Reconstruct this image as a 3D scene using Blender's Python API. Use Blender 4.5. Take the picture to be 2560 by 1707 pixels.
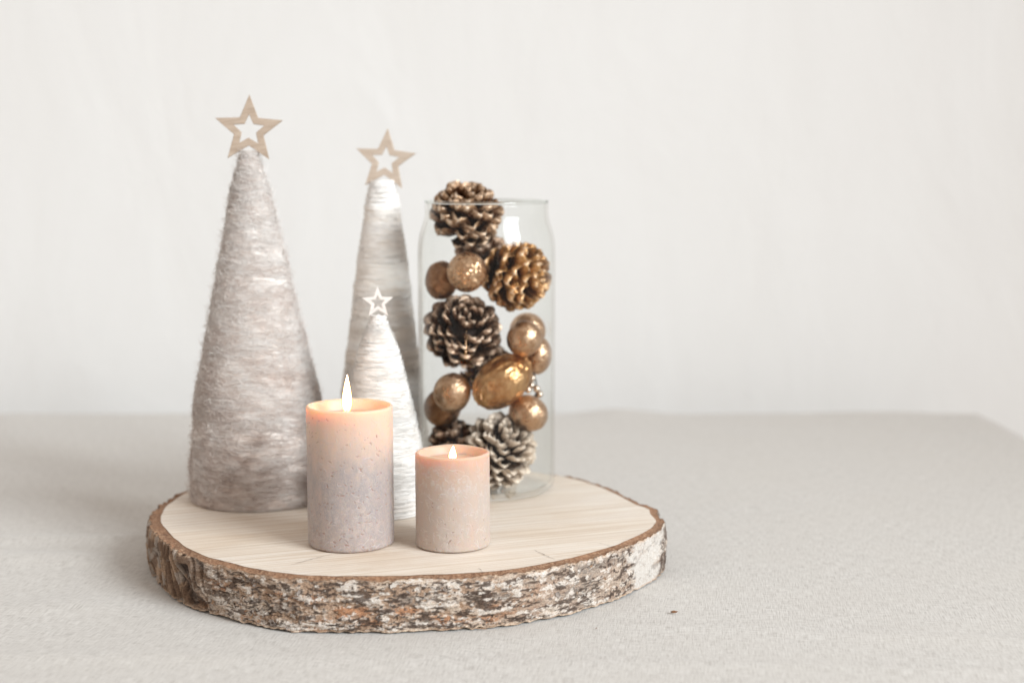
import bpy, math, random
import numpy as np
from mathutils import Vector, Matrix

for o in list(bpy.data.objects):
    bpy.data.objects.remove(o, do_unlink=True)
S = bpy.context.scene
COL = S.collection
R = math.radians

# ------------------------------------------------------------------ camera
cam_d = bpy.data.cameras.new("camera")
cam = bpy.data.objects.new("camera", cam_d)
COL.objects.link(cam)
cam.location = (0.0, 0.0, 0.35)
cam.rotation_euler = (R(90 - 7.15), 0, 0)
cam_d.lens = 50.0
cam_d.sensor_width = 36.0
cam_d.clip_start = 0.05
cam_d.clip_end = 50
cam_d.dof.use_dof = True
cam_d.dof.focus_distance = 1.125
cam_d.dof.aperture_fstop = 3.2
cam_d.dof.aperture_blades = 9
S.camera = cam

# ------------------------------------------------------------------ room light
W = bpy.data.worlds.new("World")
S.world = W
W.use_nodes = True
bg = W.node_tree.nodes["Background"]
bg.inputs[0].default_value = (1.0, 0.90, 0.82, 1)
bg.inputs[1].default_value = 0.62

def window_pane(name, x, y, z, w, h, energy):
    l = bpy.data.lights.new(name, 'AREA')
    l.shape = 'RECTANGLE'
    l.size = w
    l.size_y = h
    l.energy = energy
    l.color = (0.88, 0.955, 1.0)
    l.spread = R(66)
    o = bpy.data.objects.new(name, l)
    COL.objects.link(o)
    o.location = (x, y, z)
    d = Vector((-0.825, 0.565, -0.44))
    o.rotation_euler = d.to_track_quat('-Z', 'Y').to_euler()
    return o
LAMP = 16.4
window_pane("window_light", 2.28, -1.36, 1.85, 0.85, 1.9, LAMP)
window_pane("window_light", 2.88, -0.64, 1.85, 0.85, 1.9, LAMP)

vs = S.view_settings
vs.view_transform = 'Standard'
vs.look = 'None'
vs.exposure = 0.0
vs.gamma = 1.0
vs.use_curve_mapping = False
S.render.engine = 'CYCLES'
S.cycles.use_denoising = True
try:
    S.cycles.denoiser = 'OPENIMAGEDENOISE'
    S.cycles.denoising_input_passes = 'RGB_ALBEDO_NORMAL'
except Exception:
    pass
S.cycles.max_bounces = 10
S.cycles.transparent_max_bounces = 24
S.cycles.sample_clamp_indirect = 4.0
S.cycles.caustics_reflective = False
S.cycles.caustics_refractive = False

# ------------------------------------------------------------------ helpers
rng = np.random.default_rng(7)
random.seed(7)
_perm = np.random.default_rng(11).permutation(256)
_perm = np.concatenate([_perm, _perm, _perm])
_val = np.random.default_rng(12).random(256) * 2 - 1

def vnoise(x, y, z=0.0):
    x, y, z = np.broadcast_arrays(np.asarray(x, float), np.asarray(y, float), np.asarray(z, float))
    xi = np.floor(x).astype(int); yi = np.floor(y).astype(int); zi = np.floor(z).astype(int)
    fx = x - xi; fy = y - yi; fz = z - zi
    fx = fx * fx * (3 - 2 * fx); fy = fy * fy * (3 - 2 * fy); fz = fz * fz * (3 - 2 * fz)
    def h(a, b, c):
        return _val[_perm[_perm[_perm[a & 255] + (b & 255)] + (c & 255)]]
    def l(a, b, t):
        return a + (b - a) * t
    return l(l(l(h(xi, yi, zi), h(xi+1, yi, zi), fx), l(h(xi, yi+1, zi), h(xi+1, yi+1, zi), fx), fy),
             l(l(h(xi, yi, zi+1), h(xi+1, yi, zi+1), fx), l(h(xi, yi+1, zi+1), h(xi+1, yi+1, zi+1), fx), fy), fz)

def fbm(x, y, z=0.0, o=4):
    a = 1.0; t = 0.0; n = 0.0
    for i in range(o):
        f = 2.0 ** i
        t = t + a * vnoise(np.asarray(x) * f + 17.3 * i, np.asarray(y) * f + 5.1 * i, np.asarray(z) * f + 3.7 * i)
        n += a; a *= 0.5
    return t / n

def sstep(a, b, x):
    t = np.clip((x - a) / (b - a), 0, 1)
    return t * t * (3 - 2 * t)

def mesh_np(name, verts, faces, mat=None, smooth=True):
    """verts (n,3); faces: one (m,k) int array or a list of them"""
    me = bpy.data.meshes.new(name)
    if not isinstance(faces, list):
        faces = [faces]
    faces = [np.asarray(f, dtype=np.int32) for f in faces if len(f)]
    verts = np.ascontiguousarray(np.asarray(verts, dtype=np.float32).reshape(-1, 3))
    me.vertices.add(len(verts))
    me.vertices.foreach_set("co", verts.ravel())
    nl = sum(f.size for f in faces); nf = sum(len(f) for f in faces)
    me.loops.add(nl)
    me.loops.foreach_set("vertex_index", np.concatenate([f.ravel() for f in faces]))
    me.polygons.add(nf)
    starts = []; p = 0
    for f in faces:
        starts.append(p + np.arange(len(f)) * f.shape[1]); p += f.size
    me.polygons.foreach_set("loop_start", np.concatenate(starts).astype(np.int32))
    me.update(calc_edges=True)
    me.polygons.foreach_set("use_smooth", np.full(nf, smooth, dtype=bool))
    me.validate()
    if mat:
        me.materials.append(mat)
    return me

def attr(me, name, vals):
    a = me.attributes.new(name, 'FLOAT', 'POINT')
    a.data.foreach_set('value', np.asarray(vals, dtype=np.float32).ravel())

def cattr(me, name, cols):
    cols = np.asarray(cols, dtype=np.float32).reshape(-1, 3)
    a = me.attributes.new(name, 'FLOAT_COLOR', 'POINT')
    a.data.foreach_set('color', np.concatenate([cols, np.ones((len(cols), 1), np.float32)], 1).ravel())

def grid_faces(n, m, close_m=True, off=0):
    """n rows, m columns"""
    i = np.arange(n - 1)[:, None]
    j = np.arange(m if close_m else m - 1)[None, :]
    j2 = (j + 1) % m
    f = np.stack([i * m + j, i * m + j2, (i + 1) * m + j2, (i + 1) * m + j], -1).reshape(-1, 4)
    return f + off

def obj(name, me, parent=None, loc=(0, 0, 0)):
    o = bpy.data.objects.new(name, me)
    COL.objects.link(o)
    o.location = loc
    if parent is not None:
        o.parent = parent
    return o

def tag(o, label=None, cat=None, group=None, kind=None):
    if label: o["label"] = label
    if cat: o["category"] = cat
    if group: o["group"] = group
    if kind: o["kind"] = kind
    return o

def thing(name, loc, label, cat, group=None):
    o = bpy.data.objects.new(name, None)
    COL.objects.link(o)
    o.empty_display_size = 0.02
    o.location = loc
    return tag(o, label, cat, group)

def tubes(P, N, rad, sides=3, taper=True):
    """P (S,K,3) strand points, N (S,K,3) approximate normals, rad (S,) or (S,K)"""
    S_, K, _ = P.shape
    T = np.gradient(P, axis=1)
    T /= np.linalg.norm(T, axis=2, keepdims=True) + 1e-12
    B = np.cross(T, N); B /= np.linalg.norm(B, axis=2, keepdims=True) + 1e-12
    N2 = np.cross(B, T)
    rad = np.asarray(rad)
    if rad.ndim == 1:
        rad = np.repeat(rad[:, None], K, 1)
    if taper:
        t = np.linspace(0, 1, K)
        rad = rad * (0.25 + 0.75 * np.sin(np.pi * np.clip(t, 0.02, 0.98)) ** 0.5)[None, :]
    a = np.arange(sides) / sides * 2 * np.pi
    V = P[:, :, None, :] + rad[:, :, None, None] * (np.cos(a)[None, None, :, None] * N2[:, :, None, :] + np.sin(a)[None, None, :, None] * B[:, :, None, :])
    base = grid_faces(K, sides, True)
    F = (base[None] + (np.arange(S_) * K * sides)[:, None, None]).reshape(-1, 4)
    return V.reshape(-1, 3), F

def revolve(prof, seg=96):
    prof = np.asarray(prof, float)
    a = np.arange(seg) / seg * 2 * np.pi
    V = np.stack([prof[:, 0:1] * np.cos(a), prof[:, 0:1] * np.sin(a), np.repeat(prof[:, 1:2], seg, 1)], -1)
    return V.reshape(-1, 3), grid_faces(len(prof), seg, True)

# ---- node helper
class NT:
    def __init__(s, name):
        s.m = bpy.data.materials.new(name)
        s.m.use_nodes = True
        s.t = s.m.node_tree
        s.b = s.t.nodes["Principled BSDF"]
        s.out = s.t.nodes["Material Output"]
    def n(s, typ, ins=None, **kw):
        nd = s.t.nodes.new(typ)
        for k, v in kw.items():
            setattr(nd, k, v)
        for k, v in (ins or {}).items():
            s.put(nd.inputs[k], v)
        return nd
    def put(s, sock, v):
        if isinstance(v, bpy.types.NodeSocket):
            s.t.links.new(v, sock)
        elif isinstance(v, (tuple, list)) and len(v) == 3 and sock.type == 'RGBA':
            sock.default_value = (*v, 1)
        else:
            sock.default_value = v
    def set(s, **kw):
        for k, v in kw.items():
            s.put(s.b.inputs[k.replace('_', ' ')], v)
    def obj(s, scale=(1, 1, 1), rot=(0, 0, 0)):
        tc = s.n('ShaderNodeTexCoord')
        v = tc.outputs['Object']
        if any(rot):
            v = s.n('ShaderNodeMapping', {'Vector': v, 'Rotation': rot}).outputs[0]
        return s.n('ShaderNodeMapping', {'Vector': v, 'Scale': scale}).outputs[0]
    def noise(s, vec, scale, detail=3.0, rough=0.55, dist=0.0):
        return s.n('ShaderNodeTexNoise', {'Vector': vec, 'Scale': scale, 'Detail': detail, 'Roughness': rough, 'Distortion': dist}).outputs[0]
    def ramp(s, fac, stops):
        r = s.n('ShaderNodeValToRGB', {'Fac': fac})
        e = r.color_ramp.elements
        while len(e) < len(stops):
            e.new(0.5)
        for el, (p, c) in zip(e, stops):
            el.position = p
            el.color = (*c, 1) if isinstance(c, tuple) else (c, c, c, 1)
        return r.outputs[0]
    def mix(s, f, a, b, blend='MIX'):
        nd = s.n('ShaderNodeMix', data_type='RGBA', blend_type=blend)
        s.put(nd.inputs[0], f); s.put(nd.inputs[6], a); s.put(nd.inputs[7], b)
        return nd.outputs[2]
    def math(s, op, a, b=0.0, clamp=False):
        nd = s.n('ShaderNodeMath', operation=op, use_clamp=clamp)
        s.put(nd.inputs[0], a); s.put(nd.inputs[1], b)
        return nd.outputs[0]
    def bump(s, h, strength=0.3, dist=0.001, normal=None):
        ins = {'Height': h, 'Strength': strength, 'Distance': dist}
        if normal is not None: ins['Normal'] = normal
        return s.n('ShaderNodeBump', ins).outputs[0]
    def attr(s, name, out='Fac'):
        return s.n('ShaderNodeAttribute', attribute_name=name).outputs[out]

# ------------------------------------------------------------------ materials
def m_wall():
    t = NT("white_plaster")
    v = t.obj()
    big = t.noise(t.obj((1.6, 1, 0.9)), 3.0, 4, 0.55, 0.6)
    brush = t.noise(t.obj((11, 1, 2.0), (0, R(6), 0)), 2.0, 4, 0.6, 0.3)
    fine = t.noise(v, 160, 2)
    col = t.mix(big, (0.80, 0.785, 0.765), (0.845, 0.84, 0.83))
    h = t.math('ADD', t.math('MULTIPLY', big, 3.0), t.math('ADD', t.math('MULTIPLY', brush, 0.35), t.math('MULTIPLY', fine, 0.2)))
    t.set(Base_Color=col, Roughness=0.92, Normal=t.bump(h, 0.32, 0.006))
    return t.m

def m_linen():
    t = NT("linen")
    warp = t.noise(t.obj((90, 1000, 1), (0, 0, R(8))), 1.0, 3, 0.65)
    weft = t.noise(t.obj((1000, 70, 1), (0, 0, R(8))), 1.0, 3, 0.65)
    mott = t.noise(t.obj(), 9.0, 4, 0.6)
    th = t.math('ADD', t.math('MULTIPLY', warp, 0.55), t.math('MULTIPLY', weft, 0.6))
    c = t.ramp(th, [(0.40, (0.35, 0.322, 0.292)), (0.56, (0.565, 0.537, 0.503)), (0.72, (0.69, 0.665, 0.632))])
    c = t.mix(t.ramp(mott, [(0.35, 0.0), (0.7, 0.35)]), c, (0.57, 0.535, 0.49))
    t.set(Base_Color=c, Roughness=0.95, Normal=t.bump(th, 0.55, 0.0007), Sheen_Weight=0.15, Sheen_Roughness=0.5)
    return t.m

def m_wood_face():
    t = NT("sawn_birch")
    r = (0, 0, R(-20))
    saw = t.noise(t.obj((4, 760, 1), r), 1.0, 3, 0.7)
    saw2 = t.noise(t.obj((3, 260, 1), r), 1.0, 3, 0.6)
    blot = t.noise(t.obj((8, 16, 1), r), 1.0, 4, 0.6, 0.4)
    c = t.ramp(blot, [(0.28, (0.73, 0.60, 0.475)), (0.46, (0.85, 0.765, 0.67)), (0.70, (0.89, 0.835, 0.77))])
    c = t.mix(t.ramp(saw2, [(0.38, 0.5), (0.56, 0.0)]), c, (0.68, 0.55, 0.42))
    c = t.mix(t.ramp(saw, [(0.36, 0.75), (0.52, 0.0)]), c, (0.55, 0.42, 0.30))
    h = t.math('ADD', saw, t.math('MULTIPLY', saw2, 0.7))
    t.set(Base_Color=c, Roughness=0.7, Normal=t.bump(h, 0.5, 0.0009))
    return t.m

def m_inner_bark():
    t = NT("inner_bark")
    n = t.noise(t.obj(), 420, 4, 0.7)
    n2 = t.noise(t.obj(), 35, 3)
    c = t.ramp(n, [(0.33, (0.10, 0.045, 0.024)), (0.5, (0.29, 0.160, 0.092)), (0.68, (0.46, 0.30, 0.195))])
    c = t.mix(t.ramp(n2, [(0.4, 0.0), (0.7, 0.5)]), c, (0.42, 0.22, 0.12))
    t.set(Base_Color=c, Roughness=0.9, Normal=t.bump(n, 0.9, 0.0012))
    return t.m

def m_bark():
    t = NT("birch_bark")
    c = t.attr("col", 'Color')
    n = t.noise(t.obj((1, 1, 2.2)), 600, 5, 0.85)
    c = t.mix(0.8, c, t.ramp(n, [(0.34, 0.15), (0.5, 0.5), (0.66, 0.85)]), 'OVERLAY')
    t.set(Base_Color=c, Roughness=0.88, Normal=t.bump(n, 0.8, 0.001))
    return t.m

def m_plain(name, col, rough=0.8, n_scale=200, var=0.25, bump=0.3, metallic=0.0):
    t = NT(name)
    n = t.noise(t.obj(), n_scale, 3, 0.6)
    c = t.mix(n, tuple(x * (1 - var) for x in col), tuple(min(1, x * (1 + var)) for x in col))
    t.set(Base_Color=c, Roughness=rough, Metallic=metallic, Normal=t.bump(n, bump, 0.001))
    return t.m

def m_star(name, a, b, c3):
    t = NT(name)
    g = t.noise(t.obj((30, 30, 420), (0, R(8), 0)), 1.0, 4, 0.65, 0.3)
    c = t.ramp(g, [(0.3, a), (0.5, b), (0.7, c3)])
    t.set(Base_Color=c, Roughness=0.75, Normal=t.bump(g, 0.25, 0.0005))
    return t.m

def m_wool(name, dark, mid, light, zlo=None):
    t = NT(name)
    tint = t.attr("tint")
    c = t.ramp(tint, [(0.0, dark), (0.5, mid), (1.0, light)])
    t.set(Base_Color=c, Roughness=0.95, Sheen_Weight=0.3, Sheen_Roughness=0.6)
    return t.m

def m_wax(name, base, frost, sss, scale):
    t = NT(name)
    n = t.noise(t.obj((1, 1, 0.55)), 140, 5, 0.65, 0.5)
    fine = t.noise(t.obj(), 900, 3, 0.7)
    fr = t.math('MULTIPLY', t.attr("frost"), t.ramp(n, [(0.3, 0.78), (0.62, 1.0)]), True)
    fr = t.math('MULTIPLY', fr, t.ramp(fine, [(0.3, 0.7), (0.6, 1.0)]), True)
    c = t.mix(fr, base, frost)
    c = t.mix(t.math('MULTIPLY', t.attr("scratch"), 0.42), c, (0.66, 0.60, 0.575))
    c = t.mix(t.math('MULTIPLY', t.attr("pit"), 0.72), c, tuple(x * y for x, y in zip(base, (0.50, 0.43, 0.43))))
    t.set(Base_Color=c, Roughness=0.42, Subsurface_Weight=t.math('SUBTRACT', 1.0, t.math('MULTIPLY', fr, 0.85)), Subsurface_Radius=sss, Subsurface_Scale=scale,
          Normal=t.bump(t.math('ADD', fine, t.math('MULTIPLY', n, 1.5)), 0.18, 0.0008), IOR=1.44)
    return t.m

def m_flame():
    t = NT("candle_flame")
    lw = t.n('ShaderNodeLayerWeight', {'Blend': 0.5})
    z = t.n('ShaderNodeSeparateXYZ', {0: t.n('ShaderNodeTexCoord').outputs['Generated']}).outputs[2]
    col = t.mix(t.ramp(z, [(0.0, 0.0), (0.35, 1.0)]), (1.0, 0.36, 0.08), (1.0, 0.62, 0.33))
    st = t.n('ShaderNodeMapRange', {0: z, 1: 0.0, 2: 0.35, 3: 1.2, 4: 38.0}).outputs[0]
    e = t.ramp(lw.outputs['Facing'], [(0.15, 0.0), (0.72, 1.0)])
    col = t.mix(e, col, (1.0, 0.47, 0.10))
    st = t.math('MULTIPLY', st, t.math('SUBTRACT', 1.0, t.math('MULTIPLY', e, 0.965)))
    em = t.n('ShaderNodeEmission', {'Color': col, 'Strength': st})
    tr = t.n('ShaderNodeBsdfTransparent')
    edge = t.ramp(lw.outputs['Facing'], [(0.70, 0.0), (0.98, 0.85)])
    low = t.ramp(z, [(0.0, 0.92), (0.34, 0.0)])
    f = t.math('MAXIMUM', edge, low)
    mx = t.n('ShaderNodeMixShader', {0: f, 1: em.outputs[0], 2: tr.outputs[0]})
    t.t.links.new(mx.outputs[0], t.out.inputs[0])
    return t.m

def m_glass():
    t = NT("clear_glass")
    lw = t.n('ShaderNodeLayerWeight', {'Blend': 0.5}).outputs['Facing']
    f = t.math('ADD', 0.012, t.math('MULTIPLY', 0.9, t.math('POWER', lw, 5.0)), True)
    tr = t.n('ShaderNodeBsdfTransparent', {'Color': t.ramp(lw, [(0.0, (0.992, 0.995, 0.993)), (0.70, (0.97, 0.975, 0.968)), (0.90, (0.86, 0.85, 0.83)), (0.985, (0.60, 0.56, 0.52))])})
    gl = t.n('ShaderNodeBsdfGlossy', {'Color': (1, 1, 1), 'Roughness': 0.015})
    mx = t.n('ShaderNodeMixShader', {0: f, 1: tr.outputs[0], 2: gl.outputs[0]})
    t.t.links.new(mx.outputs[0], t.out.inputs[0])
    return t.m

def m_scale(name, deep, body, tip, frost=0.0, tip0=0.62, metal=0.35, f0=0.84):
    """pinecone scale: gap shade in the base colour, painted body, rounded glitter tip with painted highlights (local Y runs base -> tip)"""
    t = NT(name)
    tc = t.n('ShaderNodeTexCoord').outputs['Object']
    y = t.n('ShaderNodeSeparateXYZ', {0: tc}).outputs[1]
    n = t.noise(tc, 7.0, 4, 0.7)
    g = t.noise(tc, 22.0, 2, 0.6)
    yy = t.math('ADD', y, t.math('MULTIPLY', t.math('SUBTRACT', n, 0.5), 0.65))
    c = t.ramp(yy, [(0.35, deep), (tip0, body), (tip0 + 0.28, tip)])
    if frost:
        c = t.mix(t.math('MULTIPLY', t.ramp(g, [(0.42, 0.0), (0.54, 1.0)]), t.math('MULTIPLY', frost, t.ramp(yy, [(f0, 0.0), (f0 + 0.16, 1.0)]))), c, (0.88, 0.74, 0.60))  # champagne frost that also paints bright glossy highlights onto the tips
    ro = t.n('ShaderNodeMapRange', {0: n, 3: 0.12, 4: 0.36}).outputs[0]
    t.set(Base_Color=c, Metallic=metal, Roughness=ro, Normal=t.bump(t.math('ADD', n, t.math('MULTIPLY', g, 0.6)), 0.5, 0.0016))
    return t.m

def m_gold(name, a, b, rough=(0.2, 0.42), nscale=90, bump=0.5, bdist=0.0015, spark=0.0):
    t = NT(name)
    v = t.obj()
    n = t.noise(v, nscale, 4, 0.65)
    n2 = t.noise(v, nscale * 0.9, 4, 0.7, 0.6)
    c = t.mix(t.ramp(n2, [(0.36, 0.0), (0.62, 1.0)]), a, b)
    nrm = t.bump(n, bump, bdist)
    if spark:
        # crinkled leaf and glitter grains: every grain faces its own way
        vo = t.n('ShaderNodeTexVoronoi', {'Vector': v, 'Scale': 620.0, 'Randomness': 1.0})
        off = t.n('ShaderNodeVectorMath', {0: vo.outputs['Color'], 1: (0.5, 0.5, 0.5)}, operation='SUBTRACT').outputs[0]
        sc = t.n('ShaderNodeVectorMath', {0: off}, operation='SCALE'); sc.inputs['Scale'].default_value = spark
        nrm = t.n('ShaderNodeVectorMath', {0: t.n('ShaderNodeVectorMath', {0: nrm, 1: sc.outputs[0]}, operation='ADD').outputs[0]}, operation='NORMALIZE').outputs[0]
    ro = t.n('ShaderNodeMapRange', {0: n, 3: rough[0], 4: rough[1]}).outputs[0]
    t.set(Base_Color=c, Metallic=1.0, Roughness=ro, Normal=nrm)
    return t.m

# ------------------------------------------------------------------ setting: wall
def build_wall():
    nx, nz = 90, 60
    x = np.linspace(-3.5, 3.5, nx); z = np.linspace(-0.9, 2.6, nz)
    X, Z = np.meshgrid(x, z)
    Y = 2.13 + 0.004 * fbm(X * 1.3, Z * 1.1, 2.0)
    V = np.stack([X, Y, Z], -1)
    o = obj("wall", mesh_np("wall", V.reshape(-1, 3), grid_faces(nz, nx, False), m_wall()))
    tag(o, kind="structure")
build_wall()

# ------------------------------------------------------------------ setting: linen cloth over the table top
def build_cloth():
    x0, x1, y0, y1, rr = -1.25, 0.668, 0.30, 1.995, 0.012
    drop = 0.32
    def axis(a, b, n, fine=None):
        s = np.linspace(0, 1, n)
        mid = a + rr + (b - a - 2 * rr) * s
        ang = np.linspace(0, np.pi / 2, 7)[1:]
        hi = [(b - rr + rr * math.sin(t), -rr + rr * math.cos(t)) for t in ang]
        lo = [(a + rr - rr * math.sin(t), -rr + rr * math.cos(t)) for t in ang]
        dz = np.linspace(0, drop, 8)[1:]
        pos = [lo[-1][0]] * len(dz) + [p for p, _ in lo[::-1]] + list(mid) + [p for p, _ in hi] + [hi[-1][0]] * len(dz)
        dep = [-rr - d for d in dz[::-1]] + [q for _, q in lo[::-1]] + [0.0] * n + [q for _, q in hi] + [-rr - d for d in dz]
        return np.array(pos), np.array(dep)
    px, dx = axis(x0, x1, 420)
    py, dy = axis(y0, y1, 380)
    X, Y = np.meshgrid(px, py)
    DX, DY = np.meshgrid(dx, dy)
    Z = np.minimum(DX, DY)
    # soft creases of the cloth: gentle swells and a few pressed folds
    flat = np.exp(-((np.maximum(0, np.hypot((X + 0.095) / 0.24, (Y - 1.235) / 0.215) - 1)) ** 2) / 0.02)
    amp = (1 - flat)
    sw = 0.0016 * fbm(X * 5, Y * 9, 1.0) + 0.0007 * fbm(X * 16, Y * 26, 4.0)
    fold = np.zeros_like(X)
    for (fx, fy, ang, ln, wd, h) in [(-0.46, 1.30, 4, 0.16, 0.010, 0.0035), (-0.40, 1.235, -6, 0.12, 0.012, 0.003),
                                     (-0.58, 1.22, 3, 0.14, 0.009, 0.0028), (-0.36, 1.10, 10, 0.12, 0.014, 0.002),
                                     (0.30, 1.03, -7, 0.30, 0.007, 0.0012), (-0.30, 0.985, -3, 0.3, 0.008, 0.0012),
                                     (0.20, 0.965, -4, 0.35, 0.006, 0.0009), (0.15, 1.985, 0, 0.05, 0.02, 0.005), (0.52, 1.98, 0, 0.07, 0.02, 0.002)]:
        c, s = math.cos(R(ang)), math.sin(R(ang))
        a = (X - fx) * c + (Y - fy) * s; b = -(X - fx) * s + (Y - fy) * c
        b = b + 0.006 * fbm(X * 12, Y * 12, fx * 10)
        fold += 1.5 * h * np.exp(-(a / ln) ** 2 - (b / (1.7 * wd)) ** 2)
    Z = Z + np.where(Z > -rr * 0.9, (sw + fold) * amp, 0) - 0.0010 * amp
    hang = np.clip(-Z / drop, 0, 1)
    X = X + np.where(DX < -rr, 1, 0) * np.sign(X - 0.5 * (x0 + x1)) * 0.02 * hang * np.sin(Y * 25)
    Y = Y + np.where(DY < -rr, 1, 0) * np.sign(Y - 1.1) * 0.012 * hang * np.sin(X * 27)
    V = np.stack([X, Y, Z - 0.0004], -1)
    o = obj("tablecloth", mesh_np("tablecloth", V.reshape(-1, 3), grid_faces(len(py), len(px), False), m_linen()))
    tag(o, "pale grey linen tablecloth spread under the birch slice", "tablecloth")
build_cloth()

# ------------------------------------------------------------------ birch slice
TOP = 0.042
OUT = [(-0.309, 1.328), (-0.32, 1.279), (-0.322, 1.247), (-0.318, 1.217), (-0.31, 1.189), (-0.295, 1.157), (-0.272, 1.116), (-0.248, 1.088),
       (-0.223, 1.068), (-0.202, 1.053), (-0.172, 1.038), (-0.144, 1.032), (-0.1, 1.031), (-0.084, 1.032), (-0.039, 1.038), (-0.006, 1.046),
       (0.024, 1.062), (0.053, 1.082), (0.083, 1.112), (0.106, 1.143), (0.124, 1.173), (0.133, 1.205), (0.130, 1.232), (0.130, 1.252),
       (0.118, 1.274), (0.103, 1.312), (0.089, 1.343), (0.07, 1.371), (0.044, 1.394), (-0.026, 1.430), (-0.101, 1.440), (-0.189, 1.427), (-0.266, 1.381)]

def closed_curve(pts, n):
    P = np.array(pts); m = len(P); out = []
    for i in range(m):
        p0, p1, p2, p3 = P[i - 1], P[i], P[(i + 1) % m], P[(i + 2) % m]
        t = np.linspace(0, 1, 40, endpoint=False)[:, None]
        out.append(0.5 * ((2 * p1) + (-p0 + p2) * t + (2 * p0 - 5 * p1 + 4 * p2 - p3) * t ** 2 + (-p0 + 3 * p1 - 3 * p2 + p3) * t ** 3))
    C = np.concatenate(out); C = np.vstack([C, C[:1]])
    d = np.concatenate([[0], np.cumsum(np.linalg.norm(np.diff(C, axis=0), axis=1))])
    s = np.linspace(0, d[-1], n, endpoint=False)
    return np.stack([np.interp(s, d, C[:, 0]), np.interp(s, d, C[:, 1])], 1), s, d[-1]

def build_slice():
    base = Vector((-0.095, 1.235, 0))
    root = thing("birch_slice", base, "round birch wood slice with bark edge carrying candles, cones and jar", "wood slice")
    n = 2000
    C, s, per = closed_curve(OUT, n)
    # smooth a little
    for _ in range(14):
        C = 0.5 * C + 0.25 * (np.roll(C, 1, 0) + np.roll(C, -1, 0))
    T = np.roll(C, -1, 0) - np.roll(C, 1, 0); T /= np.linalg.norm(T, axis=1, keepdims=True)
    Nn = np.stack([T[:, 1], -T[:, 0]], 1)
    cen = C.mean(0)
    if ((C - cen) * Nn).sum() < 0: Nn = -Nn
    b2 = np.array([base.x, base.y])
    L = C - b2
    x = C[:, 0][None, :]; yy = C[:, 1][None, :]
    rows = 74
    tz = np.linspace(0, 1, rows)
    z = (tz * TOP)[:, None]
    s2 = s[None, :]
    # use (x,y) on the loop for seamless noise
    def pn(fs, fz, k, o=4):
        return fbm(x * fs, yy * fs + k * 7.7, z * fz + k * 3.1, o)
    front = (yy < 1.30)
    left = sstep(-0.215, -0.26, x + 0.012 * pn(60, 60, 9, 2))
    right = sstep(-0.03, 0.05, x + 0.02 * pn(40, 40, 8, 2))
    plates = pn(65, 150, 1, 5)
    plates2 = pn(170, 340, 2)
    blot = pn(30, 60, 3, 5)
    furrow = np.abs(fbm(s2 * 130 + z * 55 + 3 * pn(30, 30, 5, 2), z * 18, 0.5, 3))      # slanting upright furrows on the left
    fine = pn(420, 700, 4, 3)
    crack = np.abs(pn(40, 260, 6, 4))
    mid = (1 - left)
    d = 0.0016 * blot + 0.0024 * plates + 0.0014 * plates2 + 0.0010 * fine
    d = d - mid * 0.0022 * sstep(0.045, 0.0, crack) * sstep(-0.2, 0.2, pn(12, 12, 7, 2))
    d = d * (1 - 0.35 * right)
    dl = 0.0056 * (sstep(0.0, 0.22, furrow) - 0.75) + 0.0012 * plates + 0.0006 * fine
    d = d * mid + dl * left
    # paper-smooth white patch on the right
    pz = x + 0.010 * pn(50, 160, 12, 3) - 0.10
    patch = sstep(-0.006, 0.000, pz) * sstep(0.026, 0.020, pz - 0.008 * sstep(0.6, 1.0, tz)[:, None]) * (yy < 1.22)
    d = d * (1 - 0.9 * patch) - 0.0008 * patch
    knot = np.exp(-((x - 0.131) ** 2 + (yy - 1.252) ** 2) / 0.006 ** 2) * sstep(0.5, 1.0, tz)[:, None]
    d = d + 0.004 * knot
    d = d * (1 - 0.55 * sstep(0.8, 1.0, tz))[:, None]
    # profile: slightly bulged, ragged edges
    d = d + 0.0012 * np.sin(np.pi * tz)[:, None] - 0.0010 * sstep(0.90, 1.0, tz)[:, None] * (0.5 + fine)
    edge = (vnoise(C[:, 0] * 120, C[:, 1] * 120, 3.0) * 0.0011 + vnoise(C[:, 0] * 420, C[:, 1] * 420, 9.0) * 0.0006)
    zz = z + 0 * x
    zz = zz + (tz ** 6)[:, None] * (edge - 0.0012)[None, :] + ((1 - tz) ** 6)[:, None] * (0.0012 + 0.0009 * vnoise(C[:, 0] * 200, C[:, 1] * 200, 5.0))[None, :]
    V = np.stack([L[:, 0][None, :] + Nn[:, 0][None, :] * d, L[:, 1][None, :] + Nn[:, 1][None, :] * d, zz], -1)
    # natural bark colours
    white = np.array([0.68, 0.605, 0.535]); grey = np.array([0.40, 0.335, 0.285]); dark = np.array([0.055, 0.034, 0.024])
    tan = np.array([0.50, 0.34, 0.23]); orange = np.array([0.42, 0.20, 0.10]); brown = np.array([0.20, 0.125, 0.08])
    def mixc(c, k, w):
        return c * (1 - w[..., None]) + k * w[..., None]
    shp = d.shape
    c = np.broadcast_to(grey, shp + (3,)).copy()
    rough = 0.55 * fine + 0.25 * plates2
    c = np.broadcast_to(np.array([0.38, 0.255, 0.175]), shp + (3,)).copy() * (1 - right[..., None] * 0.5) + grey * right[..., None] * 0.5
    c = mixc(c, grey * 0.62, sstep(0.0, 0.2, pn(40, 110, 22) + rough) * 0.8)
    c = mixc(c, orange, sstep(0.12, 0.28, pn(40, 110, 21) + rough) * (1 - 0.8 * right) * 0.85)
    c = mixc(c, white, sstep(0.05, 0.22, plates + 0.6 * blot + rough) * 0.92)
    c = mixc(c, np.array([0.62, 0.50, 0.40]), sstep(0.10, 0.22, pn(70, 260, 20) + rough) * (1 - 0.5 * right) * 0.85)
    c = mixc(c, dark, sstep(0.07, 0.015, crack + 0.03 * fine) * sstep(-0.12, 0.08, pn(18, 30, 7, 2)) * 0.95)
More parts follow.
